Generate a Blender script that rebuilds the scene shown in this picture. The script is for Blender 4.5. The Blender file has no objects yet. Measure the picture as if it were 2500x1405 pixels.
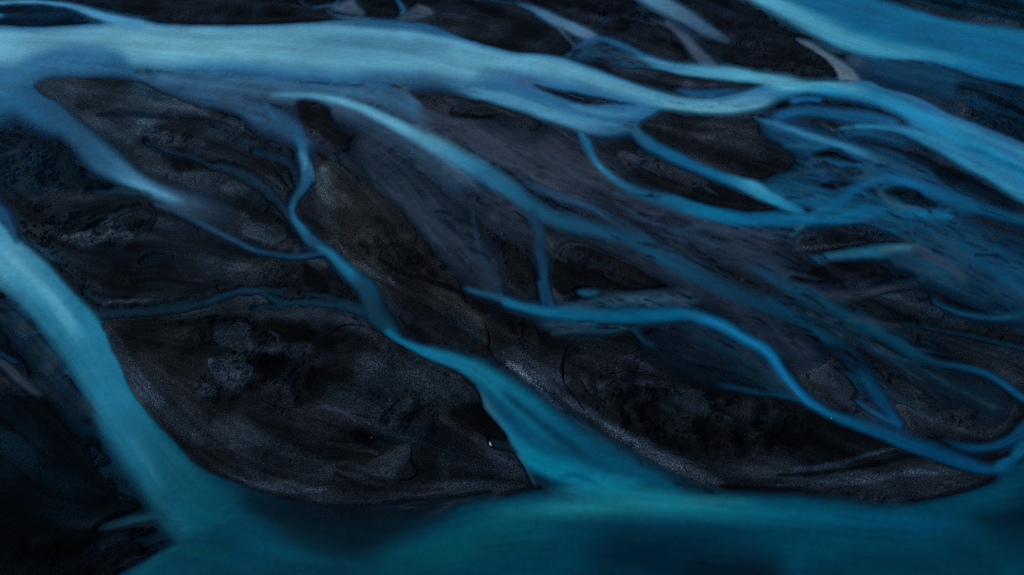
import bpy, math, random
import numpy as np

# ------------------------------------------------------------------ camera, sky, sun, exposure
C = bpy.context.scene.collection
H_CAM, PITCH, HFOV = 105.0, math.radians(40.0), math.radians(50.0)
cam_d = bpy.data.cameras.new("camera")
cam = bpy.data.objects.new("camera", cam_d); C.objects.link(cam)
cam.location = (0, 0, H_CAM)
cam.rotation_euler = (math.pi / 2 - PITCH, 0, 0)
cam_d.sensor_fit = 'HORIZONTAL'; cam_d.angle = HFOV
cam_d.clip_start = 1.0; cam_d.clip_end = 20000
bpy.context.scene.camera = cam

SUN_EL, SUN_AZ = math.radians(26), math.radians(-68)      # azimuth measured from +Y, negative = towards -X
wd = bpy.data.worlds.new("World"); bpy.context.scene.world = wd
wd.use_nodes = True
nt = wd.node_tree
sky = nt.nodes.new('ShaderNodeTexSky'); sky.sky_type = 'NISHITA'
sky.sun_disc = False; sky.sun_elevation = SUN_EL; sky.sun_rotation = SUN_AZ
sky.air_density = 1.6; sky.dust_density = 0.6; sky.ozone_density = 3.0
nt.links.new(sky.outputs[0], nt.nodes['Background'].inputs[0])
nt.nodes['Background'].inputs[1].default_value = 0.10
sl = bpy.data.lights.new("sun", 'SUN'); sl.energy = 1.5; sl.angle = math.radians(14); sl.color = (1.0, 0.95, 0.88)
so = bpy.data.objects.new("sun", sl); C.objects.link(so)
so.rotation_euler = (math.pi / 2 - SUN_EL, 0, math.pi - SUN_AZ)
vs = bpy.context.scene.view_settings
vs.view_transform = 'Standard'; vs.look = 'None'; vs.gamma = 1; vs.use_curve_mapping = False; vs.exposure = 0.35
bpy.context.scene.cycles.max_bounces = 6
bpy.context.scene.cycles.use_denoising = False
bpy.context.scene.cycles.filter_width = 1.0
bpy.context.scene.cycles.transparent_max_bounces = 4

# light reaching a level surface here: divides a seen colour, sky sheen included, to get a base colour
LIGHT = np.array((0.55, 0.62, 0.72))

# ------------------------------------------------------------------ survey grid on the ground plane
# (u, v) is a survey lattice; to_ground() turns it into metres on the plain
F_PX = 1250.0 / math.tan(HFOV / 2)
def to_ground(u, v):
    x = (u - 1250.0) / F_PX; y = (v - 702.5) / F_PX
    t = H_CAM / (math.sin(PITCH) + y * math.cos(PITCH))
    return x * t, (math.cos(PITCH) - y * math.sin(PITCH)) * t

STEP = 2.0
U0, U1, V0, V1 = -350, 2850, -220, 1650
us = np.arange(U0, U1 + 1, STEP); vs_ = np.arange(V0, V1 + 1, STEP)
NW, NH = len(us), len(vs_)
UU, VV = np.meshgrid(us, vs_)
XX, YY = to_ground(UU, VV)

# ------------------------------------------------------------------ noise
def perlin(x, y, seed=0):
    r = np.random.RandomState(seed)
    p = r.permutation(256); p = np.concatenate([p, p])
    a = r.rand(256) * 2 * np.pi; gx, gy = np.cos(a), np.sin(a)
    xi = np.floor(x).astype(int); yi = np.floor(y).astype(int)
    xf = x - xi; yf = y - yi; xi &= 255; yi &= 255
    f = lambda t: t * t * t * (t * (t * 6 - 15) + 10)
    sx, sy = f(xf), f(yf)
    def g(i, j):
        h = p[p[(xi + i) & 255] + ((yi + j) & 255)]
        return gx[h] * (xf - i) + gy[h] * (yf - j)
    a0 = g(0, 0) + sx * (g(1, 0) - g(0, 0)); a1 = g(0, 1) + sx * (g(1, 1) - g(0, 1))
    return (a0 + sy * (a1 - a0)) * 1.5
def fbm(x, y, octv, seed=0, gain=0.5, ridged=False):
    o = np.zeros_like(x); a = 1.0; n = 0
    for k in range(octv):
        t = perlin(x * 2 ** k + 17.3 * k, y * 2 ** k + 5.1 * k, seed + k)
        if ridged: t = 1 - 2 * np.abs(t)
        o += a * t; n += a; a *= gain
    return o / n
def sm(a, b, x):
    t = np.clip((x - a) / (b - a), 0, 1); return t * t * (3 - 2 * t)
def lin(c):
    c = np.asarray(c, float) / 255.0
    return np.where(c <= 0.04045, c / 12.92, ((c + 0.055) / 1.055) ** 2.4)

# wandering of shorelines: slow bends and ragged edges
WS = [fbm(XX / 5.0, YY / 5.0, 3, 11), fbm(XX / 5.0, YY / 5.0, 3, 23)]
WR = [fbm(XX / 2.2, YY / 2.2, 5, 31, 0.6), fbm(XX / 2.2, YY / 2.2, 5, 43, 0.6)]

# ------------------------------------------------------------------ curves
def parse(s, n):
    return np.array([[float(t) for t in q.split()] for q in s.split(',')]).reshape(-1, n)
def spline(P, k, closed=False):
    n = len(P); out = []
    for i in range(n if closed else n - 1):
        if closed: a, b, c, d = P[(i - 1) % n], P[i], P[(i + 1) % n], P[(i + 2) % n]
        else: a, b, c, d = P[max(i - 1, 0)], P[i], P[i + 1], P[min(i + 2, n - 1)]
        for j in range(k):
            t = j / k
            out.append(0.5 * (2 * b + (c - a) * t + (2 * a - 5 * b + 4 * c - d) * t * t + (3 * b - a - 3 * c + d) * t ** 3))
    if not closed: out.append(P[-1])
    return np.array(out)
FLOW = []
def window(u0, u1, v0, v1):
    i0 = max(0, int((u0 - U0) / STEP)); i1 = min(NW, int((u1 - U0) / STEP) + 2)
    j0 = max(0, int((v0 - V0) / STEP)); j1 = min(NH, int((v1 - V0) / STEP) + 2)
    return (slice(j0, max(j1, j0)), slice(i0, max(i1, i0)))
def ribbon(s, sl=0.5, sr=0.5, warp=3.0, rag=0.0, fade=(0, 0), flow=True):
    P = spline(parse(s, 3), 6); P[:, 2] = np.maximum(P[:, 2], 1.2)
    m = P[:, 2].max() + warp * 2 + rag * 2 + 6
    w = window(P[:, 0].min() - m, P[:, 0].max() + m, P[:, 1].min() - m, P[:, 1].max() + m)
    A = UU[w] + warp * WS[0][w] + rag * WR[0][w]; B = VV[w] + warp * WS[1][w] + rag * WR[1][w]
    q = np.full(A.shape, 9.0); sg = np.zeros(A.shape); ar = np.zeros(A.shape)
    n = len(P) - 1
    if flow: FLOW.append(P)
    uu0, vv0 = us[w[1]][0] if A.size else 0, vs_[w[0]][0] if A.size else 0
    for i in range(n):
        a, b = P[i], P[i + 1]; mw = max(a[2], b[2]) * 1.05 + warp + rag * 1.2 + 3
        c0 = max(0, int((min(a[0], b[0]) - mw - uu0) / STEP)); c1 = max(0, int((max(a[0], b[0]) + mw - uu0) / STEP) + 2)
        r0 = max(0, int((min(a[1], b[1]) - mw - vv0) / STEP)); r1 = max(0, int((max(a[1], b[1]) + mw - vv0) / STEP) + 2)
        x = A[r0:r1, c0:c1]; y = B[r0:r1, c0:c1]
        if not x.size: continue
        dx, dy = b[0] - a[0], b[1] - a[1]; L = dx * dx + dy * dy + 1e-9
        t = np.clip(((x - a[0]) * dx + (y - a[1]) * dy) / L, 0, 1)
        d = np.hypot(x - a[0] - t * dx, y - a[1] - t * dy) / (a[2] + t * (b[2] - a[2]))
        Q = q[r0:r1, c0:c1]; k = d < Q
        Q[k] = d[k]
        sg[r0:r1, c0:c1][k] = np.sign((x - a[0]) * dy - (y - a[1]) * dx)[k]
        ar[r0:r1, c0:c1][k] = ((i + t) / n)[k]
    soft = np.where(sg > 0, sl, sr)
    p = sm(0, 1, (1 - q) / np.maximum(soft, 0.02))
    if fade[0]: p = p * sm(0, fade[0], ar)
    if fade[1]: p = p * sm(0, fade[1], 1 - ar)
    return w, p, ar
def poly(s, soft=6.0, warp=3.0, rag=0.0):
    P = spline(parse(s, 2), 5, True)
    m = soft + warp * 2 + rag * 2 + 4
    w = window(P[:, 0].min() - m, P[:, 0].max() + m, P[:, 1].min() - m, P[:, 1].max() + m)
    A = UU[w] + warp * WS[0][w] + rag * WR[0][w]; B = VV[w] + warp * WS[1][w] + rag * WR[1][w]
    d = np.full(A.shape, 1e9); ins = np.zeros(A.shape, bool)
    for i in range(len(P)):
        a, b = P[i], P[(i + 1) % len(P)]
        dx, dy = b - a; L = dx * dx + dy * dy + 1e-9
        t = np.clip(((A - a[0]) * dx + (B - a[1]) * dy) / L, 0, 1)
        d = np.minimum(d, (A - a[0] - t * dx) ** 2 + (B - a[1] - t * dy) ** 2)
        if a[1] != b[1]:
            c = ((a[1] > B) != (b[1] > B)) & (A < dx * (B - a[1]) / (b[1] - a[1]) + a[0]); ins ^= c
    d = np.sqrt(d) * np.where(ins, 1, -1)
    return w, sm(-soft, soft, d), None
def band(up, lo, su=4.0, sl_=20.0, warp=3.0):
    a, b = parse(up, 2), parse(lo, 2)
    a, b = spline(a, 5), spline(b, 5)
    A = UU + warp * WS[0]; B = VV + warp * WS[1]
    e = np.interp(A, a[:, 0], a[:, 1]); f = np.interp(A, b[:, 0], b[:, 1])
    FLOW.append(np.c_[a, a[:, :1] * 0 + 10])
    p = sm(0, su, B - e) * sm(0, sl_, f - B)
    p = p * (A >= min(a[0, 0], b[0, 0])) * (A <= max(a[-1, 0], b[-1, 0]))
    return (slice(0, NH), slice(0, NW)), p, None

# ------------------------------------------------------------------ what the plain is made of
G = np.zeros((NH, NW, 3)); G[:] = (25, 28, 34)          # sand tone
WC = np.zeros((NH, NW, 3)); WA = np.zeros((NH, NW))     # water: silt colour with sky sheen painted in, how opaque
RGH = np.zeros((NH, NW)); GUL = np.zeros((NH, NW)); GRIT = np.full((NH, NW), 0.5)
def shade(col, ar, shape):
    c = np.asarray(col, float)
    if c.ndim == 1: return np.broadcast_to(c, shape + (3,))
    x = np.linspace(0, 1, len(c)); a = ar if ar is not None else np.zeros(shape)
    return np.stack([np.interp(a, x, c[:, k]) for k in range(3)], -1)
def put_w(r, col, a):
    w, p, ar = r; p = np.clip(p * a, 0, 1)
    if not p.size: return
    c = shade(col, ar, p.shape); o = WA[w]; na = p + o * (1 - p)
    k = (p / np.maximum(na, 1e-6))[..., None]
    WC[w] = WC[w] * (1 - k) + c * k; WA[w] = na
def dry(r, a=1.0):
    w, p, _ = r; WA[w] *= 1 - p * a
def put_g(r, col, a, grit=None):
    w, p, ar = r; p = np.clip(p * a, 0, 1)
    if not p.size: return
    G[w] = G[w] * (1 - p[..., None]) + shade(col, ar, p.shape) * p[..., None]
    if grit is not None: GRIT[w] = GRIT[w] * (1 - p) + grit * p
def put_r(r, a):
    w, p, _ = r; RGH[w] = np.maximum(RGH[w], p * a)
def put_c(r, a):
    w, p, _ = r; GUL[w] = np.maximum(GUL[w], p * a)
def put_under(r, col, a):
    w, p, ar = r; p = np.clip(p * a, 0, 1)
    if not p.size: return
    c = shade(col, ar, p.shape); o = WA[w]; na = o + p * (1 - o)
    k = (o / np.maximum(na, 1e-6))[..., None]
    WC[w] = WC[w] * k + c * (1 - k); WA[w] = na
def widen(s, f, g=0):
    P = parse(s, 3); P[:, 2] = P[:, 2] * f + g
    return ','.join('%g %g %g' % tuple(q) for q in P)
def W(s, col, a=1.0, sl=0.5, sr=0.5, halo=0.34, **k):
    f = lambda t: t if t < 0.3 else 0.45 + 0.55 * t
    put_w(ribbon(widen(s, 1.12), f(sl), f(sr), **k), col, a)
    if halo:                                            # thin water feathering out over the sand beside the thread
        k2 = dict(k, flow=False, warp=5.0, rag=8.0)
        put_under(ribbon(widen(s, 1.9, 5), 1, 1, **k2), np.asarray(col, float) * np.array((.55, .62, .68)), a * halo)
def strands(s, n, spread, w, col, a, seed):             # loose threads running beside a guide line
    r = np.random.RandomState(seed); P = spline(parse(s, 3), 4); m = len(P)
    d = np.gradient(P[:, :2], axis=0); d /= np.hypot(d[:, 0], d[:, 1])[:, None] + 1e-9
    for _ in range(n):
        i0 = r.randint(0, max(1, m - 8)); L = r.randint(6, max(8, m // 2)); i1 = min(m - 1, i0 + L)
        if i1 - i0 < 4: continue
        o0, o1 = r.uniform(-1, 1, 2) * spread; t = np.linspace(0, 1, i1 - i0)
        o = o0 + (o1 - o0) * t * 0.6 + np.sin(t * 6 + r.rand() * 6) * spread * 0.10
        q = P[i0:i1, :2] + np.stack([-d[i0:i1, 1], d[i0:i1, 0]], 1) * o[:, None]
        ww = w * r.uniform(.5, 1.4) * (0.35 + np.sin(np.pi * np.clip(t, .06, .94)))
        st = ','.join('%.1f %.1f %.2f' % (x, y, z) for (x, y), z in zip(q[::2], ww[::2]))
        c = np.array(col, float) * r.uniform(.75, 1.25) + np.array((r.uniform(-6, 14), 0, 0))
        put_w(ribbon(st, 1, 1, warp=4, rag=4, fade=(.3, .3)), np.clip(c, 0, 255), a * r.uniform(.6, 1))
def WP(s, col, a=1.0, soft=6, **k): put_w(poly(s, soft, **k), col, a)
def S(s, col, a=0.8, sl=0.7, sr=0.7, grit=None, **k):
    k.setdefault('rag', 4.0); k.setdefault('flow', False); put_g(ribbon(s, sl, sr, **k), col, a, grit)
def SP(s, col, a=0.8, soft=10, grit=None, **k):
    k.setdefault('rag', 5.0); put_g(poly(s, soft, **k), col, a, grit)
def crack(s, depth=0.55, col=(10, 11, 13), a=0.6, sl=.6, sr=.9):
    r = ribbon(s, sl, sr, warp=3, rag=5, flow=False); put_c(r, depth); put_g(r, col, a)
def rough(s, a=1.0, soft=30): put_r(poly(s, soft, warp=5, rag=8), a)
def bar(s, soft=5, a=1.0, warp=3, rag=3.5): dry(poly(s, soft, warp=warp, rag=rag), a)

# ================= the plan: waters =================
# --- films of shallow silty water, lowest layer
W('300 178 20,420 210 34,540 245 48,640 285 50,740 330 40,800 370 30', (38,78,112), .85, .9,.9, fade=(.1,.25))
W('480 205 25,640 225 30,820 260 40,960 320 55,1080 400 60,1180 480 60', (44,72,98), .85, .9,.9, fade=(.1,.15))
W('950 215 30,1080 300 60,1220 370 70,1360 420 70,1500 480 60', (50,60,78), .9, .9,.9, fade=(.1,.2))
W('860 330 40,960 430 70,1060 540 80,1160 640 70,1230 720 40', (32,46,64), .85, .9,.9, fade=(.1,.1))
W('1180 470 80,1300 560 80,1420 630 80,1560 690 60', (38,46,60), .7, .9,.9, fade=(.15,.2))
W('1300 330 40,1420 400 60,1540 480 60,1660 540 60,1800 600 60,1950 650 50', (38,46,62), .8, .9,.9, fade=(.1,.15))
W('1450 560 60,1600 640 60,1760 720 60,1900 800 60,2020 900 50', (26,40,58), .85, .9,.9, fade=(.1,.15))
W('1600 560 40,1760 620 50,1920 680 50,2060 760 40', (30,44,60), .7, .9,.9, fade=(.15,.15))
W('1850 300 40,1980 350 60,2120 400 60,2260 450 50,2400 520 40', (12,62,96), .9, .9,.9, fade=(.1,.1))
W('1850 440 40,1980 480 70,2120 520 80,2280 560 80,2420 640 80,2560 720 90', (8,62,94), .9, .8,.9, fade=(.1,0))
W('2060 600 30,2200 640 50,2340 680 60,2480 740 60,2620 800 70', (10,50,76), .85, .9,.9, fade=(.15,0))
W('1800 700 30,1940 740 40,2080 800 40,2220 880 40,2340 960 50,2480 1020 50', (10,38,56), .7, .9,.9, fade=(.15,.1))
W('1560 820 30,1680 870 60,1800 910 60,1920 950 30', (8,28,42), .8, .9,.9, fade=(.2,.2))
W('1640 790 30,1760 850 50,1880 920 40,1960 990 30', (14,38,54), .7, .9,.9, fade=(.2,.2))
W('-60 250 90,40 240 60,130 290 50', (20,88,128), .95, .6,.6)
W('2090 150 30,2180 175 40,2300 200 50,2420 240 50,2560 300 60', (6,58,90), .95, .6,.9)
W('1390 130 30,1470 125 34,1560 160 30,1640 185 20', (22,62,92), .8, .8,.8, fade=(.15,.2))

W('400 190 26,600 204 38,760 220 40,900 232 40,1010 250 34', (52,100,134), .92, 1,1)
W('890 205 18,950 232 22,1000 270 24,1070 325 20', (42,88,122), .85, 1,1, fade=(.1,.3))
strands('1280 450 1,1400 520 1,1560 590 1,1720 680 1,1900 780 1', 16, 46, 6, (30,66,94), .7, 1)
strands('1500 470 1,1640 530 1,1800 590 1,2000 680 1,2160 780 1', 18, 60, 6, (26,60,86), .7, 2)
strands('1800 640 1,1980 730 1,2160 820 1,2300 890 1,2480 960 1', 16, 60, 6, (10,58,84), .75, 3)
strands('1860 430 1,2000 470 1,2160 520 1,2300 590 1,2500 700 1', 26, 90, 6, (12,80,114), .7, 4)
strands('2100 560 1,2240 620 1,2360 680 1,2520 770 1', 16, 60, 6, (20,64,88), .7, 5)
strands('1840 290 1,1960 330 1,2100 380 1,2240 430 1,2400 500 1', 18, 50, 6, (20,90,126), .7, 6)
strands('1000 300 1,1100 380 1,1220 460 1,1320 520 1', 10, 60, 8, (56,74,92), .5, 7)
strands('900 400 1,980 500 1,1080 600 1,1180 690 1', 14, 60, 7, (42,58,74), .6, 8)
strands('1320 330 1,1420 400 1,1560 470 1,1700 540 1', 14, 50, 5, (46,56,70), .6, 9)
strands('1640 780 1,1780 860 1,1900 940 1,1980 1000 1', 10, 50, 6, (10,44,64), .7, 10)
strands('2050 850 1,2180 930 1,2320 1000 1,2450 1060 1', 14, 60, 6, (12,42,58), .6, 11)

# --- the great upper river
put_w(band('-350 40,0 60,100 64,200 58,270 53,330 46,400 57,500 61,640 59,750 53,850 47,950 51,1040 57,1090 76,1150 98,1250 124,1350 133,1420 153,1500 184,1580 214,1650 234,1700 240,1760 236,1820 220,1870 207,1950 200,2055 198,2120 196,2150 210,2200 223,2251 240,2301 268,2351 288,2401 308,2500 348,2700 440,2850 510',
          '-350 260,0 250,80 205,200 192,330 192,450 202,560 212,640 220,760 228,860 232,960 230,1030 230,1100 236,1170 248,1250 268,1330 294,1400 322,1450 335,1500 338,1570 325,1620 285,1655 272,1726 281,1801 283,1850 280,1900 264,1940 250,1975 236,2003 244,2050 258,2100 266,2150 280,2200 300,2240 350,2300 385,2351 415,2401 440,2500 503,2700 600,2850 680', 6, 48, warp=2),
      (36,98,142), 1)
put_w(band('-350 45,0 66,100 68,200 62,270 56,330 48,400 58,500 61,640 60,750 55,850 54,950 64,1040 76,1090 86,1150 102,1250 126,1350 136,1420 157,1500 190,1560 215,1600 228',
          '-350 150,0 185,60 170,140 140,220 138,290 150,320 182,420 184,520 176,620 182,760 196,860 200,960 198,1030 205,1100 218,1160 222,1250 205,1340 214,1430 232,1520 252,1600 262', 14, 46, warp=3), (92,156,182), .95)
W('180 95 34,330 110 40,480 118 42,620 122 40,760 125 40', (106,168,190), .7, 1,1, fade=(.3,.3))
W('-200 110 30,0 120 34,80 130 26', (100,168,198), .9, 1,1, fade=(0,.4))
W('700 95 30,850 105 40,1000 115 40,1120 130 34', (62,122,156), .6, 1,1, fade=(.3,.3))
W('860 182 14,960 190 22,1060 196 24,1150 206 20', (44,84,116), .6, 1,1, fade=(.3,.3))
W('820 60 8,900 58 12,1000 62 12,1080 80 10,1140 100 7', (22,74,112), .7, .6,1, fade=(.3,.3))
W('1150 190 14,1200 180 22,1280 195 28,1330 215 24,1400 240 16', (48,98,138), .6, 1,1, fade=(.2,.3))
W('1250 140 12,1340 152 16,1420 180 20,1500 208 22,1580 232 22,1660 250 20,1760 255 20,1850 240 24,1930 222 18', (92,160,188), .8, 1,1, fade=(.2,.2))
W('1540 246 12,1640 260 12,1740 268 12,1830 262 14,1900 235 16', (104,172,194), .7, 1,1, fade=(.3,.2))
W('1640 212 6,1690 228 14,1760 230 14,1820 216 6', (20,84,126), .75, .8,1, fade=(.3,.3))
# lower arm under the inner lens
W('1080 205 20,1170 225 24,1260 248 26,1340 275 26,1420 300 24,1490 312 22,1570 300 18', (70,136,170), .95, .8,.6, fade=(.2,.25))
W('1360 252 8,1430 268 12,1500 280 12,1580 272 10', (74,140,170), .7, 1,1, fade=(.3,.3))
W('1420 308 16,1500 318 20,1570 305 20', (40,92,130), .6, 1,1, fade=(.3,.3))
W('1250 200 18,1300 204 22,1350 222 16,1400 245 10', (54,80,112), .6, .9,.9, fade=(.1,.4))
# confluence running out to the right
W('1870 235 26,1960 215 17,2050 220 20,2120 232 24,2200 262 26,2270 300 30,2350 340 30,2430 385 30,2520 430 34,2700 520 40', (28,130,174), .95, .7,.8, fade=(.15,0))
W('1880 215 12,1980 207 9,2060 212 12,2140 235 14', (104,176,200), .7, 1,1, fade=(.3,.3))
W('2260 275 12,2340 305 12,2420 340 12,2520 380 14,2700 460 16', (56,150,188), .6, 1,1, fade=(.3,0))
W('2320 350 6,2380 368 10,2440 395 12,2520 430 12,2700 520 12', (0,84,124), .8, 1,1, fade=(.3,0))
W('2040 322 5,2060 313 7,2120 309 9,2200 318 14,2280 348 20,2350 388 22,2420 428 20,2510 480 24,2700 570 30', (40,130,168), .9, .9,.7, fade=(.15,0))
W('1880 290 16,1960 270 18,2050 280 20,2140 292 20,2200 304 10', (14,84,126), .9, .8,.8, fade=(.1,.1))
W('1935 246 10,1970 242 7,2000 243 7', (16,98,150), .9, .7,.7)
W('2045 335 10,2100 326 12,2170 336 20,2240 365 20', (10,66,100), .85, .6,1, fade=(.1,.3))
W('1835 288 7,1900 306 9,1960 326 10,2020 345 11,2080 365 12,2120 380 12,2190 397 8', (46,122,160), .92, .8,.8, fade=(.15,.3))
dry(poly('1955 288,1985 290,2030 296,2085 306,2040 309,2000 308,1970 300', 8), .9)
# dark blue bend inside the great river
WP('-60 175,40 158,130 136,200 124,270 128,310 145,330 172,300 186,200 188,120 192,70 215,-60 235', (38,100,140), .75, 22)
# thin arm top left
W('-300 0 8,-60 8 6,0 7 6,80 5 5,150 11 7,200 24 10,240 37 12,285 50 15,340 62 18', (66,136,176), 1, .6,.5)
W('-60 52 8,0 38 5,8 36 3', (40,110,150), .9)
# left arm
W('230 370 30,280 395 34,330 430 24,420 470 24,520 500 30,600 540 24', (40,62,84), .55, 1,.2, fade=(.1,.3))
W('70 230 24,110 268 34,160 305 36,200 340 40,235 375 44,270 404 38,320 436 25,370 463 22,420 485 24,480 510 26,540 532 26,600 555 20', [(20,80,120),(22,74,108),(26,70,100),(37,93,128),(65,126,159),(48,85,113),(37,55,76),(29,42,57)], 1, .45,.4, fade=(.05,.25))
W('300 425 9,350 455 11,410 480 12,460 500 10', (86,156,192), .75, 1,1, fade=(.35,.35))
W('380 500 7,440 520 10,490 546 10,550 577 9,600 602 8,640 616 8,690 626 8,740 626 8,785 617 8,806 616 6', [(34,60,82),(30,58,84),(28,64,92),(18,66,98),(14,54,80),(14,62,90),(22,74,102)], .92, .7,.7)
# long pale channel of the middle
W('560 200 6,620 203 9,680 212 12,740 228 10', (54,92,124), .8, .9,.9, fade=(.2,.2))
W('645 232 6,700 232 9,760 234 9,820 244 11,870 260 13,930 286 17,990 316 22,1060 352 28,1120 386 32,1180 418 32,1250 465 30,1300 505 28,1370 540 26,1460 562 24,1550 588 24,1620 628 26,1700 672 26,1800 718 24,1900 762 22,1990 806 20',
  [(70,130,162),(76,144,176),(84,154,184),(84,156,184),(74,142,172),(44,112,150),(24,84,116),(18,70,100),(16,66,94),(14,62,88),(10,50,74),(6,44,66)], 1, .7,.55, fade=(.05,.05))
W('700 234 5,780 236 6,860 254 8,940 288 10,1020 330 14,1100 374 16', (100,170,196), .7, 1,1, fade=(.3,.3))
W('1250 430 12,1340 472 12,1400 492 12,1450 512 11,1500 547 9', (34,70,102), .8, .9,.9, fade=(.2,.3))
W('645 246 4,662 278 4,690 306 5,722 328 7,742 352 10', (22,84,122), .9, .7,.7)
# stream running down the middle left
W('715 318 6,735 352 13,742 385 15,748 420 18,746 445 17,732 470 13,716 495 9,711 517 9,722 542 11,740 564 14,760 588 17,788 604 15,808 622 14,838 648 20,865 672 26,893 696 29,905 725 30,915 758 32,940 792 28,962 820 22',
  [(20,76,112),(28,92,130),(28,84,118),(18,66,96),(20,80,114),(24,84,116),(22,66,92),(22,92,128),(14,84,118),(8,60,88),(8,44,62),(6,50,72)], 1, .4,.4)
W('736 375 6,746 396 8,742 415 5', (84,146,176), .85, 1,1)
W('758 405 5,764 425 7,766 442 4', (66,112,142), .8, 1,1)
W('720 498 4,712 518 5,730 548 6,748 572 8', (26,104,146), .7, 1,1)
W('772 602 5,800 614 7,822 634 8,850 660 12,885 695 14', (26,114,150), .85, 1,1, fade=(.1,.3))
W('870 680 10,900 730 14,915 775 12', (40,50,58), .35, 1,.4)
W('1170 925 30,1235 1000 50,1305 1070 70,1400 1125 80,1500 1165 60', (4,66,94), 1, .8,.5)
W('948 812 12,962 826 13,990 842 15,1050 866 20,1120 887 27,1180 915 32,1245 960 38,1300 1005 46,1350 1052 56,1410 1100 66,1490 1145 70,1600 1190 70', [(6,92,124),(8,108,142),(12,104,138),(18,106,136),(10,98,124),(6,84,112),(4,72,100),(4,76,104)], 1, .55,.35)
W('1140 930 14,1180 975 14,1210 1020 18,1245 1070 28,1290 1110 36,1360 1140 38,1450 1172 40,1540 1200 40', [(34,74,96),(44,92,116),(14,112,146),(2,118,148),(4,112,140),(8,100,124)], .95, .8,.35)
W('1215 940 11,1270 992 15,1330 1040 18,1390 1086 18,1450 1132 12', (2,54,82), .85, 1,1, fade=(.2,.2))
W('1200 1010 6,1240 1070 8,1270 1120 8,1300 1180 8', (58,84,100), .6, .9,.9)
W('1370 1165 8,1400 1160 10,1440 1176 10,1475 1196 5', (2,64,100), .7, .9,.9)
W('1280 900 8,1340 950 14,1400 1000 16,1470 1050 22,1560 1105 28,1650 1160 28,1740 1198 16', (4,34,50), .8, .6,1)
# small ponds and rills left of the stream
W('356 348 6,401 364 7,451 378 8,488 390 8,505 402 9,550 411 15,600 430 21,640 455 19,672 487 15,702 522 13', (10,38,56), .95, .7,.7, rag=9, halo=0)
W('615 370 8,665 382 13,700 396 15,718 424 11,724 450 7', (12,46,68), .7, 1,1, rag=9, halo=0)
W('215 468 3,240 471 8,280 468 11,330 470 10,370 480 6', (10,46,66), .9, .8,.8, rag=9, halo=0)
W('200 566 5,240 550 8,290 520 10,340 508 8', (16,30,42), .9, .8,.8, rag=9, halo=0)
W('345 642 8,380 630 12,420 634 8', (8,30,44), .55, 1,1, rag=9, halo=0)
W('225 766 14,300 764 16,400 756 16,500 741 14,550 722 12,624 709 12,690 716 10', (7,34,49), .95, .6,.8, rag=9, halo=0)
W('505 738 6,540 722 8,590 710 8,628 710 8,658 728 8,700 740 9,770 742 9,830 752 10,885 764 10', (7,45,67), .9, .8,.8, rag=9, halo=0)
W('620 756 6,700 745 8,750 738 8,815 742 10,880 756 12', (10,42,60), .8, .8,.8, rag=9, halo=0)
W('735 716 5,790 724 8,850 740 10,890 755 10', (7,37,54), .8, .8,.8, rag=9, halo=0)
# vertical rills below the pale channel
W('1300 520 18,1314 565 16,1318 605 15,1328 665 16,1334 705 14,1345 748 12', (14,57,88), .9, .7,.6)
W('1318 690 6,1322 715 6,1328 745 5', (18,80,112), .7, .8,.8)
W('1154 515 7,1159 560 7,1171 615 7,1188 655 8,1212 705 9,1232 735 8', (20,51,73), .85, .8,.8)
# river S
W('1120 700 8,1160 712 9,1210 724 12,1255 742 14', (24,84,116), .9, .8,.8, fade=(.2,0))
WP('1370 752,1400 742,1440 730,1520 716,1600 710,1690 720,1708 733,1670 744,1560 748,1450 760,1390 760', (44,80,102), .6, 14)
WP('1405 712,1430 706,1462 712,1450 722,1420 722', (18,76,102), .9, 6)
W('1235 738 13,1290 752 15,1338 762 19,1425 771 24,1525 773 25,1625 768 23,1680 768 20,1715 778 20,1765 797 19,1815 825 18,1876 862 19,1904 906 17,1928 932 15,1960 966 15,1992 992 15,2028 1014 16,2078 1034 22,2125 1053 26,2200 1080 27,2283 1106 27,2350 1130 25,2416 1150 20,2470 1152 20,2560 1130 40',
  [(19,103,140),(10,89,124),(1,84,121),(1,84,124),(4,97,142),(6,99,150),(4,79,121),(6,86,126),(5,71,105),(2,61,98),(2,63,99),(2,54,83)], 1, .8,.75)
W('1670 764 5,1715 776 7,1770 798 8,1830 832 8,1880 866 9,1910 910 8,1935 945 7,1975 985 7,2030 1015 7', (22,118,170), .75, 1,1, fade=(.2,.2))
W('1300 790 10,1400 800 20,1500 805 20,1580 806 10', (24,62,84), .75, .8,.8, fade=(.2,.3))
W('1350 815 8,1390 808 10,1440 795 8', (34,58,74), .7, .9,.9)
W('1540 800 5,1556 818 7,1580 838 8,1620 858 8', (12,58,82), .8, .8,.8, fade=(.1,.4))
W('1740 938 6,1780 944 8,1830 954 9,1880 960 9,1930 970 10,1970 980 8', (6,54,80), .85, .8,.8, fade=(.2,.2))
W('1860 905 8,1890 940 10,1930 970 10', (6,44,66), .7, .9,.9, fade=(.2,.2))
W('1800 640 6,1850 660 9,1900 692 12,1980 730 17,2040 756 18,2100 790 18,2163 822 18,2225 860 15,2280 884 11,2340 894 10,2400 910 10,2440 932 9,2500 974 11,2600 1040 14', [(14,60,86),(12,60,88),(4,54,78),(2,52,76),(4,58,84),(8,58,84),(4,70,102),(6,76,110),(6,66,96)], .95, .8,.7, fade=(.1,0))
W('1860 725 10,1890 742 13,1940 775 15,2000 815 18,2050 846 23,2090 884 29,2118 926 30,2142 966 24,2170 1004 18,2196 1038 15', [(6,58,84),(6,60,88),(6,56,84),(4,58,90),(6,66,104)], .95, .9,.9, fade=(.1,0))
W('2070 915 4,2090 938 6,2100 962 7', (10,66,96), .6, .9,.9)
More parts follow.
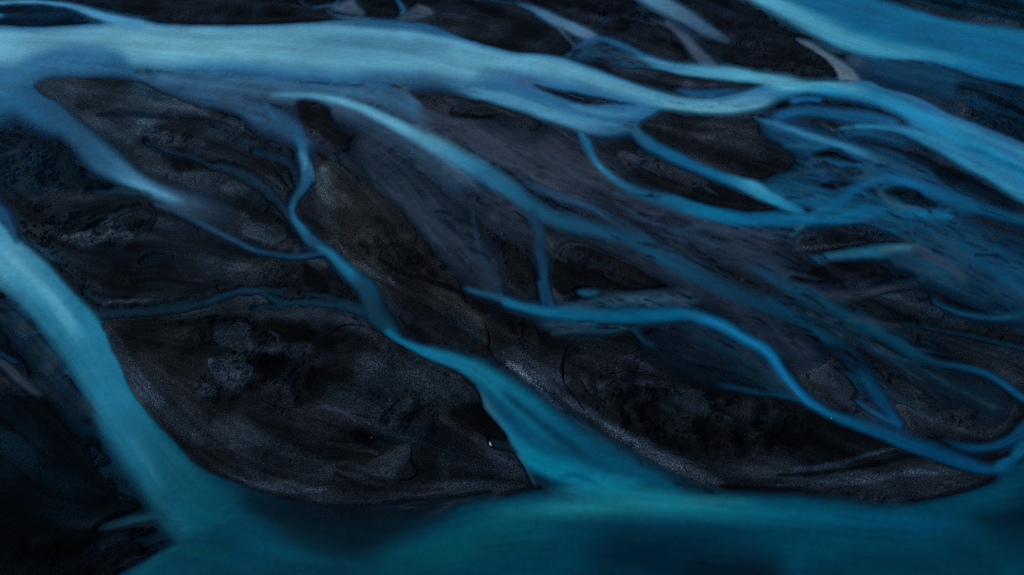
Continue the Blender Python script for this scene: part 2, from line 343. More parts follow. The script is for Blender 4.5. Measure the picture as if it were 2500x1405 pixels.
W('2086 975 4,2108 992 6,2140 1012 8,2180 1032 10', (10,76,110), .8, .9,.9)
W('2280 735 6,2292 745 6,2338 763 8,2390 772 9,2440 777 10,2500 765 14,2600 740 16', (10,66,94), .9, .8,.8)
W('2210 793 3,2250 798 4,2350 817 5,2425 835 5,2500 852 6,2600 880 6', (12,48,66), .85, .8,.8)
W('2290 1066 8,2330 1086 11,2383 1096 13,2433 1088 14,2480 1066 18,2530 1030 34,2600 990 50', (4,74,108), .85, 1,1, fade=(.3,0))
W('2440 1140 16,2480 1110 20,2520 1070 30', (6,82,116), .9, .8,.8)
# middle right braids
W('1418 328 10,1432 352 14,1446 382 11,1464 408 9,1488 430 9,1513 447 10,1545 463 12,1590 480 17,1650 497 21,1726 519 24,1780 533 25,1830 538 25,1880 537 24,1930 540 20,1980 534 16', [(18,84,124),(22,100,144),(40,128,168),(24,104,144),(16,84,120),(18,100,140),(6,112,152),(4,92,136),(6,92,134),(10,96,138)], 1, .5,.7)
W('1500 470 6,1540 478 9,1600 494 10,1660 510 10', (14,70,100), .7, .8,.8)
W('1640 525 14,1740 555 22,1850 575 26,1960 570 22', (36,54,74), .7, .9,.9, fade=(.2,.2))
W('1555 325 16,1580 345 22,1630 372 22,1700 402 22,1760 425 22,1820 450 21,1875 478 19,1920 502 15,1955 518 12', [(36,88,122),(18,90,130),(8,86,126),(12,98,138),(48,136,170),(30,116,152),(18,98,134)], 1, .35,.4)
W('1780 425 8,1830 448 9,1880 474 8', (66,150,184), .6, 1,1, fade=(.3,.3))
W('2155 434 14,2110 450 18,2075 475 19,2040 497 17,2000 518 15,1970 540 10,1940 567 9,1916 590 10', [(12,98,148),(6,88,136),(6,86,130),(12,88,124),(52,96,122),(70,96,114)], .85, 1,1, fade=(0,.25))
W('1960 410 8,1990 396 7,2040 392 8,2080 400 9,2120 420 10,2160 432 12', (14,80,114), .85, .8,.8, fade=(.2,0))
W('1975 388 3,2000 392 4,2030 398 3', (70,76,88), .6)
W('1900 445 7,1950 425 7,2010 415 7,2060 420 8', (30,60,84), .7, .9,.9, fade=(.2,.2))
W('2035 418 4,2080 412 6,2120 428 6', (66,80,94), .6, 1,1)
W('2130 432 12,2188 438 16,2226 448 18,2276 468 20,2330 490 20,2401 512 19,2500 540 20,2700 590 30', [(14,98,142),(10,104,154),(8,96,142),(6,86,126),(6,78,114),(6,68,100)], .85, 1,1, fade=(.12,0))
W('1900 545 12,1975 540 14,2050 530 16,2125 514 17,2226 520 18,2316 527 17', [(8,90,132),(6,92,136),(4,90,130),(6,92,132),(10,104,144)], .9, .8,.8, fade=(.1,0))
W('2145 470 6,2165 490 9,2200 506 8,2250 508 6', (58,88,106), .75, .8,.8)
W('2400 560 14,2480 590 16,2600 640 20', (4,46,74), .6, .9,.9)
W('2260 570 16,2340 610 16,2420 660 16,2520 720 20', (8,74,108), .6, .9,.9, fade=(.3,0))
WP('1990 628,2050 613,2120 603,2195 592,2226 600,2212 616,2150 626,2060 634,2010 636', [(30,102,132)], .8, 13)
W('2150 612 7,2200 606 9,2222 606 7', (74,100,116), .8, .9,.9)
W('2225 612 10,2270 628 16,2320 650 18,2350 680 16', (46,60,78), .8, .8,.8)
W('2210 585 4,2240 600 5,2270 612 5', (64,76,88), .7, .8,.8)
W('2280 575 6,2320 600 7,2370 630 7', (50,66,84), .6, .9,.9)
W('2000 712 12,2060 722 18,2120 716 16,2180 702 12,2280 690 10', (40,48,62), .85, .9,.9, fade=(.1,.3))
W('2070 770 4,2120 782 8,2180 796 8,2230 802 6', (44,48,58), .7, .9,.9, fade=(.1,.3))
# upper right
W('1265 10 5,1300 22 9,1340 43 14,1385 63 16,1425 82 17,1450 94 15', [(34,72,104),(60,104,138),(74,112,142),(78,110,138)], .95, .35,.5, flow=True)
W('1345 52 4,1372 78 5,1392 100 5,1410 122 4', (60,78,94), .8, .8,.8)
W('1555 -25 24,1600 3 26,1660 36 26,1712 68 23,1750 88 16,1778 101 8', [(74,124,158),(78,126,158),(58,92,122),(52,80,108),(36,52,74)], .95, .3,.7)
W('1630 58 9,1668 88 15,1690 115 17,1712 140 19,1735 160 18', (58,74,96), .95, .4,.5)
W('1590 48 4,1620 60 7,1660 75 10', (38,52,70), .7, .9,.9)
W('1650 60 8,1680 80 12,1700 92 10', (10,40,62), .7, .9,.9)
W('1388 135 6,1415 115 7,1440 100 8,1468 95 8,1500 104 9,1540 122 10,1575 142 10,1612 158 14,1665 170 17,1725 176 20,1785 182 21,1845 192 18,1905 203 22,1965 212 20,2025 216 14', [(20,66,100),(18,72,108),(18,72,108),(24,82,118),(38,100,138),(66,140,172),(80,160,188),(90,168,194),(96,172,198)], 1, .35,.6, fade=(0,.15))
W('1550 140 4,1590 148 5,1640 160 5', (84,146,172), .7, 1,1)
W('1580 160 4,1630 170 5,1690 182 6,1750 192 5', (84,150,178), .7, 1,1, fade=(.2,.2))
WP('1943 97,1975 105,2010 125,2045 145,2072 162,2090 180,2098 197,2055 199,2042 176,2028 155,2010 140,1985 122,1965 110', (88,112,132), .93, 7, rag=4)
WP('2065 145,2090 142,2110 150,2112 165,2095 165', (62,66,82), .8, 8)
WP('2090 165,2115 155,2135 165,2128 188,2100 192', (8,44,68), .8, 8)
# top right river
put_w(band('1700 -160,1780 -90,1825 -30,1850 -60,1950 -60,2080 -30,2200 3,2251 22,2301 37,2376 50,2500 66,2850 110',
          '1700 -120,1780 -38,1830 -4,1875 20,1938 60,2000 94,2050 119,2100 139,2150 147,2250 152,2326 172,2401 196,2500 216,2850 300', 22, 10, warp=2), (4,94,136), 1)
W('1760 -70 26,1850 -15 28,1920 20 34,2000 62 36,2080 98 34,2160 120 28,2250 130 22,2340 146 18,2430 165 16', [(84,164,190),(80,160,188),(74,152,180),(64,146,176),(44,130,164),(18,112,154)], .9, .9,.5, fade=(0,.2))
W('2180 20 8,2260 42 10,2340 62 14,2440 80 18,2600 100 20', (10,112,154), .6, 1,1, fade=(.3,0))
W('1990 10 20,2080 40 24,2180 70 20,2280 85 20', (2,84,124), .7, 1,1, fade=(.2,.3))
W('2360 8 4,2400 13 6,2450 28 8,2500 35 8,2600 50 8', (6,54,80), .8, .8,.8)
W('2390 -10 8,2450 15 8,2520 35 8', (4,30,46), .5)
# silt pools along the top
WP('812 22,835 8,860 -4,872 12,890 35,868 34,838 32,826 28', (62,82,106), .85, 8, rag=7)
WP('968 46,1000 25,1020 14,1042 20,1056 34,1040 42,1008 50', (52,68,88), .85, 8, rag=7)
W('765 20 3,790 16 4,815 14 5,825 4 5', (36,80,112), .85, .8,.8, rag=3)
W('970 0 5,980 14 6,986 26 6,980 34 4', (24,96,136), .9, .8,.8, rag=2)
W('800 28 3,820 38 4,850 44 5,900 47 4', (40,84,112), .8, .8,.8, rag=3)
W('1020 15 4,1042 22 6,1056 34 5', (84,90,102), .6, .9,.9)
W('730 -5 5,738 8 5,750 15 4', (10,44,68), .8, .8,.8, rag=2)
W('1160 0 4,1220 4 5,1290 14 4', (14,50,74), .7, .8,.8, rag=2)
W('1480 38 3,1540 45 4,1600 62 5', (26,40,54), .7, .8,.8, rag=2)
# great left river
W('-160 470 72,-95 535 72,-24 618 70,22 654 66,68 692 66,122 758 70,187 833 75,240 931 69,283 1013 69,325 1074 72,390 1158 82,462 1238 98,556 1322 118,680 1388 130,800 1440 135',
  [(24,108,150),(54,134,168),(76,150,178),(54,134,164),(34,118,150),(28,112,142),(26,108,138),(22,100,126),(10,84,106),(0,68,88),(0,56,76),(0,46,64)], 1, .22,.62)
W('0 600 24,60 660 28,120 720 28,170 790 26,210 860 24', (96,164,186), .65, 1,1, fade=(.2,.3))
W('300 1040 20,340 1100 22,375 1160 22,400 1220 22', (40,112,134), .5, 1,1, fade=(.3,.3))
W('-60 490 30,0 520 22,20 548 16,40 590 10', (10,66,102), .9, .6,.9)
W('-80 740 50,20 775 50,90 865 52,150 955 50,205 1035 40', (2,34,54), .6, .8,1, halo=0)
W('345 985 8,392 1045 16,450 1105 24,528 1166 32,620 1218 44,720 1266 56,860 1330 56', [(4,86,112),(2,76,102),(0,62,84),(0,50,70),(0,40,58),(0,34,50)], .8, 1,1, halo=0, fade=(.15,.2))
WP('360 1180,420 1230,470 1290,440 1316,414 1288,380 1250', (12,90,114), .6, 26)
W('385 1258 9,340 1267 13,285 1280 13,225 1298 10', [(12,62,80),(18,58,74),(10,40,54)], .9, .6,.6, fade=(0,.3))
W('-60 870 12,0 884 12,42 922 14,82 952 12,110 968 8', [(44,62,82),(46,62,80),(34,48,64)], .9, .7,.7, fade=(0,.2))
W('-20 850 6,10 868 7,40 884 6', (6,44,70), .8)
W('90 930 20,150 970 24,210 1000 24', (2,26,40), .7, .9,.9)
# bottom river
put_w(band('230 1500,277 1406,317 1378,367 1352,430 1322,500 1290,600 1240,700 1255,800 1262,900 1262,1000 1250,1080 1236,1140 1218,1240 1205,1298 1192,1400 1196,1500 1190,1600 1165,1700 1192,1760 1198,1850 1200,1950 1204,2050 1212,2150 1226,2250 1216,2320 1200,2400 1178,2440 1158,2500 1120,2850 1000',
          '230 1650,400 1650,2000 1650,2850 1650', 26, 4, warp=3), (0,58,80), 1)
W('1090 1290 30,1200 1262 34,1320 1248 36,1440 1240 40,1580 1238 46,1720 1244 48,1860 1252 46,2000 1262 42,2140 1276 38,2280 1284 34,2420 1268 30', [(2,70,86),(6,82,98),(14,98,114),(22,112,128),(18,108,126),(12,102,122),(4,94,118),(0,86,114),(0,76,106),(0,66,98),(0,56,86)], .95, .9,1, halo=.6, fade=(.15,.1))
W('1480 1228 14,1600 1226 18,1740 1226 18,1880 1230 16', (44,124,136), .45, 1,1, fade=(.3,.3), halo=0)
W('1320 1196 20,1440 1200 30,1570 1210 32,1700 1222 24', (14,104,124), .85, 1,1, fade=(.25,.25), halo=0)
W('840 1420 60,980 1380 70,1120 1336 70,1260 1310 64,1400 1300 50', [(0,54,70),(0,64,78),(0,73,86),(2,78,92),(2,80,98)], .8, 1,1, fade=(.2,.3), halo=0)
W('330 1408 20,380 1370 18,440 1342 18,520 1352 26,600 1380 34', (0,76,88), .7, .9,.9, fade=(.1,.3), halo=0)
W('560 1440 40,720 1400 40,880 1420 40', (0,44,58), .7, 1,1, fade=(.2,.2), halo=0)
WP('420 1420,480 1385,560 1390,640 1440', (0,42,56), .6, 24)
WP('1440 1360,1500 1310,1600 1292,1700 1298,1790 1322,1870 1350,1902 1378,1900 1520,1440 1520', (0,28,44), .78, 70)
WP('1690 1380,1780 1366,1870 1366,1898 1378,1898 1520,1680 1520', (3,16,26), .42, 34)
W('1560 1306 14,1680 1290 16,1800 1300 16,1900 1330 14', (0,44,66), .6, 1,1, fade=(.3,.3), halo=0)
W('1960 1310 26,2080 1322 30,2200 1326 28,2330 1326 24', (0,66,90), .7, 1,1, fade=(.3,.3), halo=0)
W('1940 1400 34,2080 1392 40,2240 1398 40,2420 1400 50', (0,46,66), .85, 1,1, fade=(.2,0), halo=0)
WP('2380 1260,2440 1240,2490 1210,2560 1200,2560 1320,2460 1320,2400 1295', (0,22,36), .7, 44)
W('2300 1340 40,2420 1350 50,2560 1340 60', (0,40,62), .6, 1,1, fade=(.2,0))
W('830 1210 8,940 1222 10,1040 1226 10,1110 1218 8', (12,24,34), .7, .9,.9)
W('1330 1200 22,1450 1206 28,1580 1216 30,1700 1224 22', (12,104,124), .0, 1,1, halo=0)
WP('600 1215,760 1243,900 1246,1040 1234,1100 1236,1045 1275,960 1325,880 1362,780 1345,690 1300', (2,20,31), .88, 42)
W('1040 1262 6,1090 1236 8,1140 1218 8,1200 1210 7', (30,46,56), .5, .9,.9)

# ================= the plan: bars that stand clear =================
bar('84 212,100 200,140 191,213 189,263 193,300 195,343 201,376 214,413 234,450 250,500 270,540 290,520 300,430 295,400 310,370 330,330 350,290 352,265 342,240 322,213 302,175 274,140 251,105 234', 6)
bar('500 262,560 270,600 290,625 325,615 345,580 330,540 305,510 285', 8, .7)
bar('1000 222,1040 231,1100 236,1170 246,1250 270,1320 296,1300 304,1250 296,1200 290,1150 292,1080 280,1030 255', 7, .95)
bar('1300 205,1338 214,1400 224,1475 240,1553 256,1525 257,1463 258,1413 254,1375 241,1325 223', 5, .95)
bar('1480 172,1520 170,1560 165,1600 168,1676 185,1751 196,1826 205,1862 208,1750 217,1690 217,1610 210,1550 199,1510 185', 5, .85)
bar('1445 150,1475 140,1530 143,1500 152,1460 155', 5, .8)
bar('1385 128,1410 120,1420 125,1400 131', 4, .8)
bar('1560 305,1590 285,1630 276,1690 292,1760 300,1830 315,1900 350,1940 380,1935 410,1890 430,1830 440,1770 425,1700 395,1640 365,1600 345', 9, .97)
bar('1985 372,2040 362,2080 385,2075 395,2030 388,1990 385', 6, .8)
bar('2275 418,2320 407,2370 431,2420 466,2470 491,2500 506,2560 530,2496 504,2426 500,2376 486,2326 461', 5, .95)
bar('1515 365,1560 385,1620 408,1700 435,1760 455,1820 480,1870 498,1900 509,1880 515,1820 517,1770 509,1740 506,1680 486,1600 455,1560 436,1530 410,1515 390', 6, .98)
bar('2160 466,2200 456,2240 466,2270 486,2292 501,2260 505,2220 500,2190 486', 6, .9, rag=5)
bar('1935 608,1960 585,2000 566,2050 553,2100 548,2150 560,2200 578,2235 591,2200 594,2120 600,2040 612,1970 618,1940 616', 6, .95, rag=4)
bar('1930 674,2010 646,2080 634,2160 633,2190 652,2240 673,2180 686,2050 692,1950 692', 8, .9, rag=4)
bar('2000 450,2050 440,2072 452,2040 462,2010 462', 6, .85, rag=5)
bar('2060 412,2085 405,2110 420,2090 432,2065 425', 5, .7, rag=4)
bar('2340 200,2420 212,2520 240,2600 300,2520 320,2450 300,2390 280,2340 250', 14, .85)
bar('2060 -40,2250 8,2330 30,2420 44,2520 56,2700 80,2700 -100,2100 -100', 8, .5)
bar('720 250,760 243,800 258,815 290,822 312,850 330,835 352,780 352,750 330,735 290', 8, .95, rag=4)
bar('775 405,830 412,880 440,930 470,985 510,1010 545,1050 600,1090 650,1140 712,1190 790,1190 860,1100 812,1040 772,960 722,900 682,850 640,800 600,775 560,780 500', 14, .98, rag=8)
bar('1215 600,1240 585,1270 590,1300 620,1300 690,1260 715,1225 690', 8, .7, rag=6)
bar('1345 640,1380 590,1450 600,1540 640,1620 690,1640 702,1520 710,1420 705,1370 730,1345 700', 9, .95, rag=5)
bar('1210 560,1230 550,1250 570,1235 590', 8, .5)
bar('1600 535,1640 528,1690 545,1660 556,1620 552', 7, .7, rag=5)
bar('1690 560,1740 570,1790 590,1740 588', 7, .6, rag=5)
bar('1215 830,1280 800,1350 850,1450 830,1540 808,1560 850,1600 900,1660 930,1780 958,1900 972,1960 995,2020 1022,2120 1062,2233 1108,2300 1135,2380 1156,2438 1159,2380 1182,2300 1194,2150 1205,2000 1203,1850 1197,1760 1194,1680 1170,1600 1130,1520 1085,1440 1035,1350 965,1260 905', 7, .98)
bar('1640 830,1700 835,1760 860,1800 890,1770 895,1700 870', 10, .6, rag=5)
bar('2030 848,2080 835,2180 880,2300 940,2420 1010,2460 1050,2400 1070,2280 1050,2200 1010,2150 950', 12, .45, rag=5)
bar('2416 1104,2450 1102,2470 1110,2440 1122,2390 1122', 6, .75)
bar('250 788,330 780,500 778,640 775,780 790,900 800,960 830,1050 878,1120 905,1163 945,1180 988,1205 1022,1230 1052,1262 1112,1283 1150,1300 1190,1240 1200,1140 1212,1000 1224,900 1234,780 1232,680 1216,600 1186,517 1157,467 1124,398 1051,355 1001,325 964,305 924,290 886,273 851,260 819', 6, 1)
WP('1195 1070,1225 1078,1250 1090,1262 1108,1240 1100,1205 1092', (12,26,36), .9, 5)

r_ = np.random.RandomState(77)
for (cu, cv, su, sv, n_) in ((2080, 420, 130, 30, 16), (2260, 560, 140, 60, 22), (1980, 600, 120, 40, 12), (1560, 450, 160, 70, 18), (1700, 600, 140, 40, 16), (2000, 760, 160, 60, 16), (2300, 800, 140, 60, 14), (1150, 560, 90, 80, 12), (1500, 135, 70, 14, 6), (2030, 300, 60, 14, 5)):
    for _ in range(n_):
        x, y = cu + r_.randn() * su * .6, cv + r_.randn() * sv * .6; L, an = r_.uniform(14, 46), math.radians(r_.uniform(8, 34)); w_ = r_.uniform(2.5, 6.5)
        st = ','.join('%.1f %.1f %.2f' % (x + L * t * math.cos(an + .15 * t), y + L * t * math.sin(an + .15 * t), w_ * (1 - .8 * abs(t))) for t in (-1, -.5, 0, .5, 1))
        if r_.rand() < .68: dry(ribbon(st, .8, .8, warp=5, rag=9, flow=False), r_.uniform(.6, .95))
        else: W(st, (58, 70, 82), .55, 1, 1, halo=0, flow=False, rag=7)

# ================= the plan: sand tones =================
SP('1100 330,1400 400,1700 520,1950 640,1750 720,1500 690,1250 660,1120 560', (36,39,47), .8, 50)
SP('1850 500,2100 540,2500 640,2500 760,2200 720,1950 640', (20,34,46), .8, 50)
SP('1650 700,1900 760,2200 900,2480 1040,2250 1080,2000 960,1750 850', (24,27,33), .7, 40)
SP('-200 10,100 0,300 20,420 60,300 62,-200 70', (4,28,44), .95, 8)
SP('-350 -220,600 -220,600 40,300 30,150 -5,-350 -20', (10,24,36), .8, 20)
SP('300 0,700 -40,1100 -40,1100 60,700 56,420 58', (20,24,31), .9, 10)
SP('1040 10,1200 -30,1500 -40,1620 30,1580 140,1350 130,1200 110', (21,25,32), .8, 16)
SP('640 20,700 10,720 35,660 42', (9,11,14), .85, 7); SP('868 0,960 -10,976 20,960 40,920 44,880 38', (13,20,25), .95, 5)
SP('700 0,780 -8,760 12,710 20', (10,14,19), .8, 7)
SP('1500 60,1540 55,1530 75,1505 78', (8,9,12), .8, 6); SP('1400 5,1560 0,1600 40,1500 40', (11,15,21), .7, 14)
SP('1700 100,1800 40,1960 100,2040 180,1900 178,1750 150', (19,22,28), .8, 12)
SP('1660 -30,1830 10,1960 80,2060 140,2000 120,1850 60,1700 20', (13,20,28), .9, 12)
SP('1640 108,1680 118,1700 140,1660 140', (12,13,16), .7, 8); SP('2005 172,2040 172,2055 196,2030 192', (8,9,12), .85, 5)
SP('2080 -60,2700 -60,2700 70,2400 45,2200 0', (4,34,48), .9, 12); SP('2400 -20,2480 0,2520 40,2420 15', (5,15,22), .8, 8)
SP('2330 195,2420 205,2600 250,2600 420,2450 330,2380 290', (10,31,43), .9, 14); SP('2250 215,2310 235,2300 255,2260 245', (40,44,58), .7, 12)
SP('80 190,300 190,420 235,520 275,420 296,300 360,200 300', (34,42,50), .95, 10, grit=.8)
SP('150 200,240 200,330 250,270 270,180 245', (38,44,52), .6, 22); SP('320 200,420 240,380 250,320 225', (30,52,66), .6, 14)
S('240 285 8,300 280 16,360 288 14,420 292 6', (10,22,32), .85); S('430 250 10,500 275 16,560 300 16,610 330 10', (50,52,60), .8)
SP('-350 290,0 280,70 292,140 312,200 360,260 420,300 440,200 470,0 480,-350 470', (13,28,37), .95, 10, grit=.7)
SP('100 296,150 325,175 355,120 330', (7,16,22), .7, 10)
SP('0 490,120 500,300 500,420 530,560 600,540 700,240 745,160 690,60 600,20 540', (19,24,30), .9, 12)
S('60 560 14,120 570 24,190 585 26,260 580 20,320 590 10', (42,44,48), .75, grit=1); S('250 555 8,290 560 14,330 590 8', (46,49,55), .6)
S('320 590 8,380 578 14,450 585 8', (30,33,39), .8); S('230 680 10,330 668 16,450 672 14,530 690 10', (17,17,21), .8); S('320 690 8,400 684 10,500 700 6', (8,8,11), .7)
S('240 742 5,330 738 7,420 740 7,500 728 5,530 712 4', (40,44,50), .8, grit=1); S('270 628 10,400 600 14,480 622 10', (13,20,27), .7)
SP('300 365,380 365,470 400,560 420,610 455,590 475,500 470,380 430,320 390', (44,50,58), .8, 12, grit=.9)
SP('400 390,470 395,500 410,450 425,415 410', (22,27,33), .8, 10); SP('490 300,600 330,690 360,720 400,620 370,520 340', (24,34,44), .8, 16)
S('600 345 8,660 400 9,715 460 6', (38,40,44), .7); S('580 470 10,640 500 16,700 530 10', (30,40,48), .7)
SP('590 556,640 545,690 552,702 572,690 598,640 594,600 582', (50,57,65), .8, 6, grit=.9, rag=9); S('705 555 10,715 580 12,720 600 8', (16,17,21), .85)
SP('620 634,700 632,740 642,745 665,700 690,640 700,560 690,560 650', (34,36,40), .8, 10, grit=.9); SP('755 632,790 630,805 648,780 662,756 658', (46,50,57), .8, 6)
SP('740 648,760 655,790 680,800 720,750 700', (10,11,14), .85, 8); S('620 720 8,650 738 10,630 745 6', (50,54,60), .6)
SP('775 405,840 412,960 490,1030 570,1140 712,1190 800,1190 860,1040 772,900 682,790 560', (30,29,31), .95, 10, grit=.6)
S('790 420 20,795 480 34,805 540 36,818 585 22', (48,52,58), .6, 1,1, grit=1); SP('880 580,960 590,1040 620,1060 670,1000 690,930 650,890 620', (15,14,15), .75, 22)
S('810 580 6,850 630 9,900 665 10,970 700 14,1060 750 16,1130 790 16,1185 840 10', (40,42,46), .85, grit=1)
S('930 640 6,980 668 9,1050 690 10,1120 716 10,1140 740 8', (8,8,8), .85); S('880 600 8,930 612 8,960 602 6', (9,8,8), .7)
S('1060 770 14,1120 790 22,1170 835 16', (24,32,40), .7, grit=1); SP('1140 740,1180 750,1210 830,1190 800', (18,16,16), .8, 8)
SP('720 250,760 243,815 290,850 330,835 352,780 352,750 330', (23,24,28), .9, 8); S('655 255 10,680 290 16,720 320 12', (52,52,60), .5)
SP('1000 222,1100 236,1250 270,1310 298,1200 290,1080 280', (26,27,33), .9, 8); S('1150 262 5,1200 262 6,1250 285 5', (52,54,58), .5); S('1100 280 6,1160 290 8,1220 284 6', (12,11,12), .7)
SP('1300 205,1400 224,1553 256,1413 254,1340 228', (27,29,38), .95, 5, grit=.9)
SP('1480 172,1560 165,1751 196,1862 208,1690 217,1550 199', (40,43,54), .9, 8); SP('1560 165,1600 160,1640 175,1700 195,1600 190', (28,26,33), .8, 12)
SP('1560 305,1630 276,1760 300,1900 350,1935 410,1830 440,1700 395', (34,36,42), .95, 12, grit=.8); SP('1700 310,1800 320,1900 360,1920 400,1840 430,1760 390', (20,22,26), .8, 24)
S('1620 320 12,1700 335 16,1780 330 12', (48,50,56), .5); SP('1850 345,1960 350,2060 380,2080 395,1960 385', (12,20,28), .9, 12)
SP('2270 415,2370 430,2500 505,2400 495,2320 462', (8,27,39), .95, 8)
SP('1515 365,1620 408,1760 455,1900 509,1770 509,1600 455,1530 410', (23,25,30), .95, 8); S('1520 378 12,1570 402 22,1640 428 22,1720 452 18', (44,48,56), .55, 1,1, grit=1); S('1740 480 10,1820 495 12,1870 505 6', (14,15,18), .8)
SP('2160 466,2240 466,2292 501,2220 500', (12,24,32), .9, 8); SP('1935 608,2000 566,2100 548,2235 591,2040 612', (24,28,36), .95, 6, grit=.9)
S('1945 612 5,2000 606 8,2060 600 7,2110 594 4', (52,58,66), .7, grit=1.2); S('2080 560 10,2140 575 12,2200 590 6', (10,22,30), .8)
SP('1930 674,2080 634,2190 652,2240 673,2050 692', (15,15,21), .95, 8); SP('2120 668,2180 668,2240 674,2160 682', (8,8,12), .9, 5)
S('2218 592 8,2270 608 10,2340 632 10,2420 668 10,2500 700 8', (10,20,30), .8); S('2255 590 4,2290 610 5,2330 630 4', (60,64,72), .5)
SP('2000 440,2072 445,2050 462,2005 462', (12,16,22), .9, 6); SP('2060 770,2250 740,2450 790,2520 870,2300 860,2120 800', (18,24,31), .8, 24)
SP('2250 760,2330 775,2480 800,2600 840,2600 700,2500 690', (10,22,32), .6, 24); S('2370 810 6,2440 822 8,2520 830 6', (22,14,16), .7)
SP('1215 600,1240 585,1300 620,1300 690,1250 700', (18,17,20), .85, 12); SP('1345 650,1450 600,1640 700,1520 710,1370 730', (14,14,17), .95, 10)
S('1375 590 6,1440 606 8,1530 640 7,1590 672 6', (50,48,54), .5); S('1320 600 6,1350 620 8,1380 640 8', (52,50,56), .6)
SP('1190 800,1260 770,1350 800,1340 850,1240 870', (20,19,21), .85, 14); SP('1360 850,1550 815,1620 900,1640 930,1480 915,1400 940', (24,26,31), .85, 14, grit=.8)
SP('1200 870,1280 850,1370 880,1380 940,1300 920', (38,41,48), .8, 14, grit=1)
SP('1380 950,1600 910,1900 970,2100 1060,2260 1130,1900 1140,1700 1130,1560 1060', (17,19,23), .95, 16)
S('1240 888 10,1300 925 16,1360 975 22,1430 1015 26,1500 1060 28,1560 1095 34,1620 1130 40,1690 1165 34,1760 1188 16', (54,61,72), .85, .9,.5, grit=1.3)
S('1280 905 8,1340 955 12,1400 1005 14,1460 1045 16,1540 1090 14', (24,28,34), .75)
S('1940 1150 8,2010 1140 11,2080 1124 10,2160 1104 8,2230 1092 5', (34,46,58), .85, grit=1.2); S('1900 1165 6,2000 1160 9,2120 1140 10,2240 1116 10,2300 1135 7', (5,9,13), .9)
S('1900 1190 9,2020 1186 13,2120 1176 14,2220 1160 12,2340 1158 8', (36,44,54), .85, grit=1.2); S('2260 1120 6,2300 1136 9,2340 1146 5', (4,5,8), .8)
S('1760 1190 5,1860 1192 5,1960 1196 5', (14,16,20), .8)
SP('250 788,640 775,960 830,1163 945,1283 1150,1140 1212,680 1205,467 1124,325 964,273 851', (23,25,29), .95, 10, grit=.7)
S('262 800 10,290 850 18,320 910 24,360 970 30,420 1030 34,480 1080 20', (36,42,50), .75, .3,.8, grit=1.2)
SP('330 830,480 820,520 900,470 960,370 920', (27,27,30), .7, 22)
SP('640 790,700 785,760 800,770 835,700 842,650 830', (7,7,8), .95, 10); S('640 815 4,670 820 6,680 836 5', (22,30,38), .9); S('785 830 5,830 826 8,880 830 8,910 825 5', (14,20,26), .8)
S('800 820 3,840 797 4,900 805 4,940 825 3', (8,8,9), .9); SP('765 838,815 836,812 870,775 872', (8,8,9), .8, 7)
SP('650 880,800 860,880 880,840 910,720 930,660 915', (12,15,20), .85, 16); SP('740 910,840 888,900 895,880 920,780 950,730 985,715 950', (8,8,9), .9, 14)
SP('650 850,760 845,740 870,660 875', (26,31,38), .7, 12)
SP('880 880,1000 870,1120 910,1170 990,1120 1010,980 970,880 930', (25,30,35), .85, 20, grit=1.1); SP('800 960,920 940,980 980,960 1040,860 1010', (25,29,35), .7, 22, grit=1)
SP('1140 990,1180 988,1235 1055,1240 1072,1190 1070,1120 1050,1100 1010', (9,9,11), .95, 9); SP('930 1060,1000 1040,1080 1060,1080 1090,980 1095,920 1085', (13,19,26), .8, 14)
SP('855 1060,880 1050,920 1075,900 1092,870 1080', (7,7,8), .9, 6); S('800 1085 8,860 1092 11,920 1108 8', (38,46,54), .8, grit=1.1)
SP('935 1112,990 1088,1004 1100,1006 1130,1020 1160,980 1174,920 1168,880 1150', (36,40,46), .95, 4, grit=.8, rag=3)
SP('1060 1100,1180 1100,1250 1110,1278 1150,1292 1186,1200 1198,1080 1180', (23,28,35), .9, 8, grit=1)
SP('1010 1100,1060 1100,1070 1160,1040 1190,960 1190', (10,12,15), .8, 12); S('780 1000 6,850 1010 9,930 1030 7', (34,38,44), .6)
S('600 1050 14,720 1080 24,820 1130 22,800 1160 14', (29,32,38), .75, grit=.9); S('560 1165 5,640 1190 9,720 1204 10,800 1196 8', (40,46,56), .7, grit=1.2)
S('640 1100 8,760 1130 10,850 1150 10,960 1190 10', (13,17,22), .8); S('820 1160 6,880 1190 10,980 1200 10,1080 1200 8', (12,14,18), .8)
SP('-350 1000,100 960,220 1010,300 1130,375 1250,300 1262,100 1290,-350 1300', (3,12,18), .97, 14, grit=.5); SP('230 1090,290 1110,340 1190,320 1230,260 1180', (8,19,27), .7, 18, grit=.9)  # dark sand, painted darker still for the lower-left light falloff
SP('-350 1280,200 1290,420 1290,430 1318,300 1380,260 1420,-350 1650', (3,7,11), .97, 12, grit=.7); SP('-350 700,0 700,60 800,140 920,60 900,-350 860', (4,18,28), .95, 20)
S('60 965 6,30 960 6,10 940 5', (22,22,26), .7); S('20 850 5,60 880 6,100 930 6', (16,16,20), .6)
S('560 830 10,600 860 18,640 880 18', (26,28,33), .7)

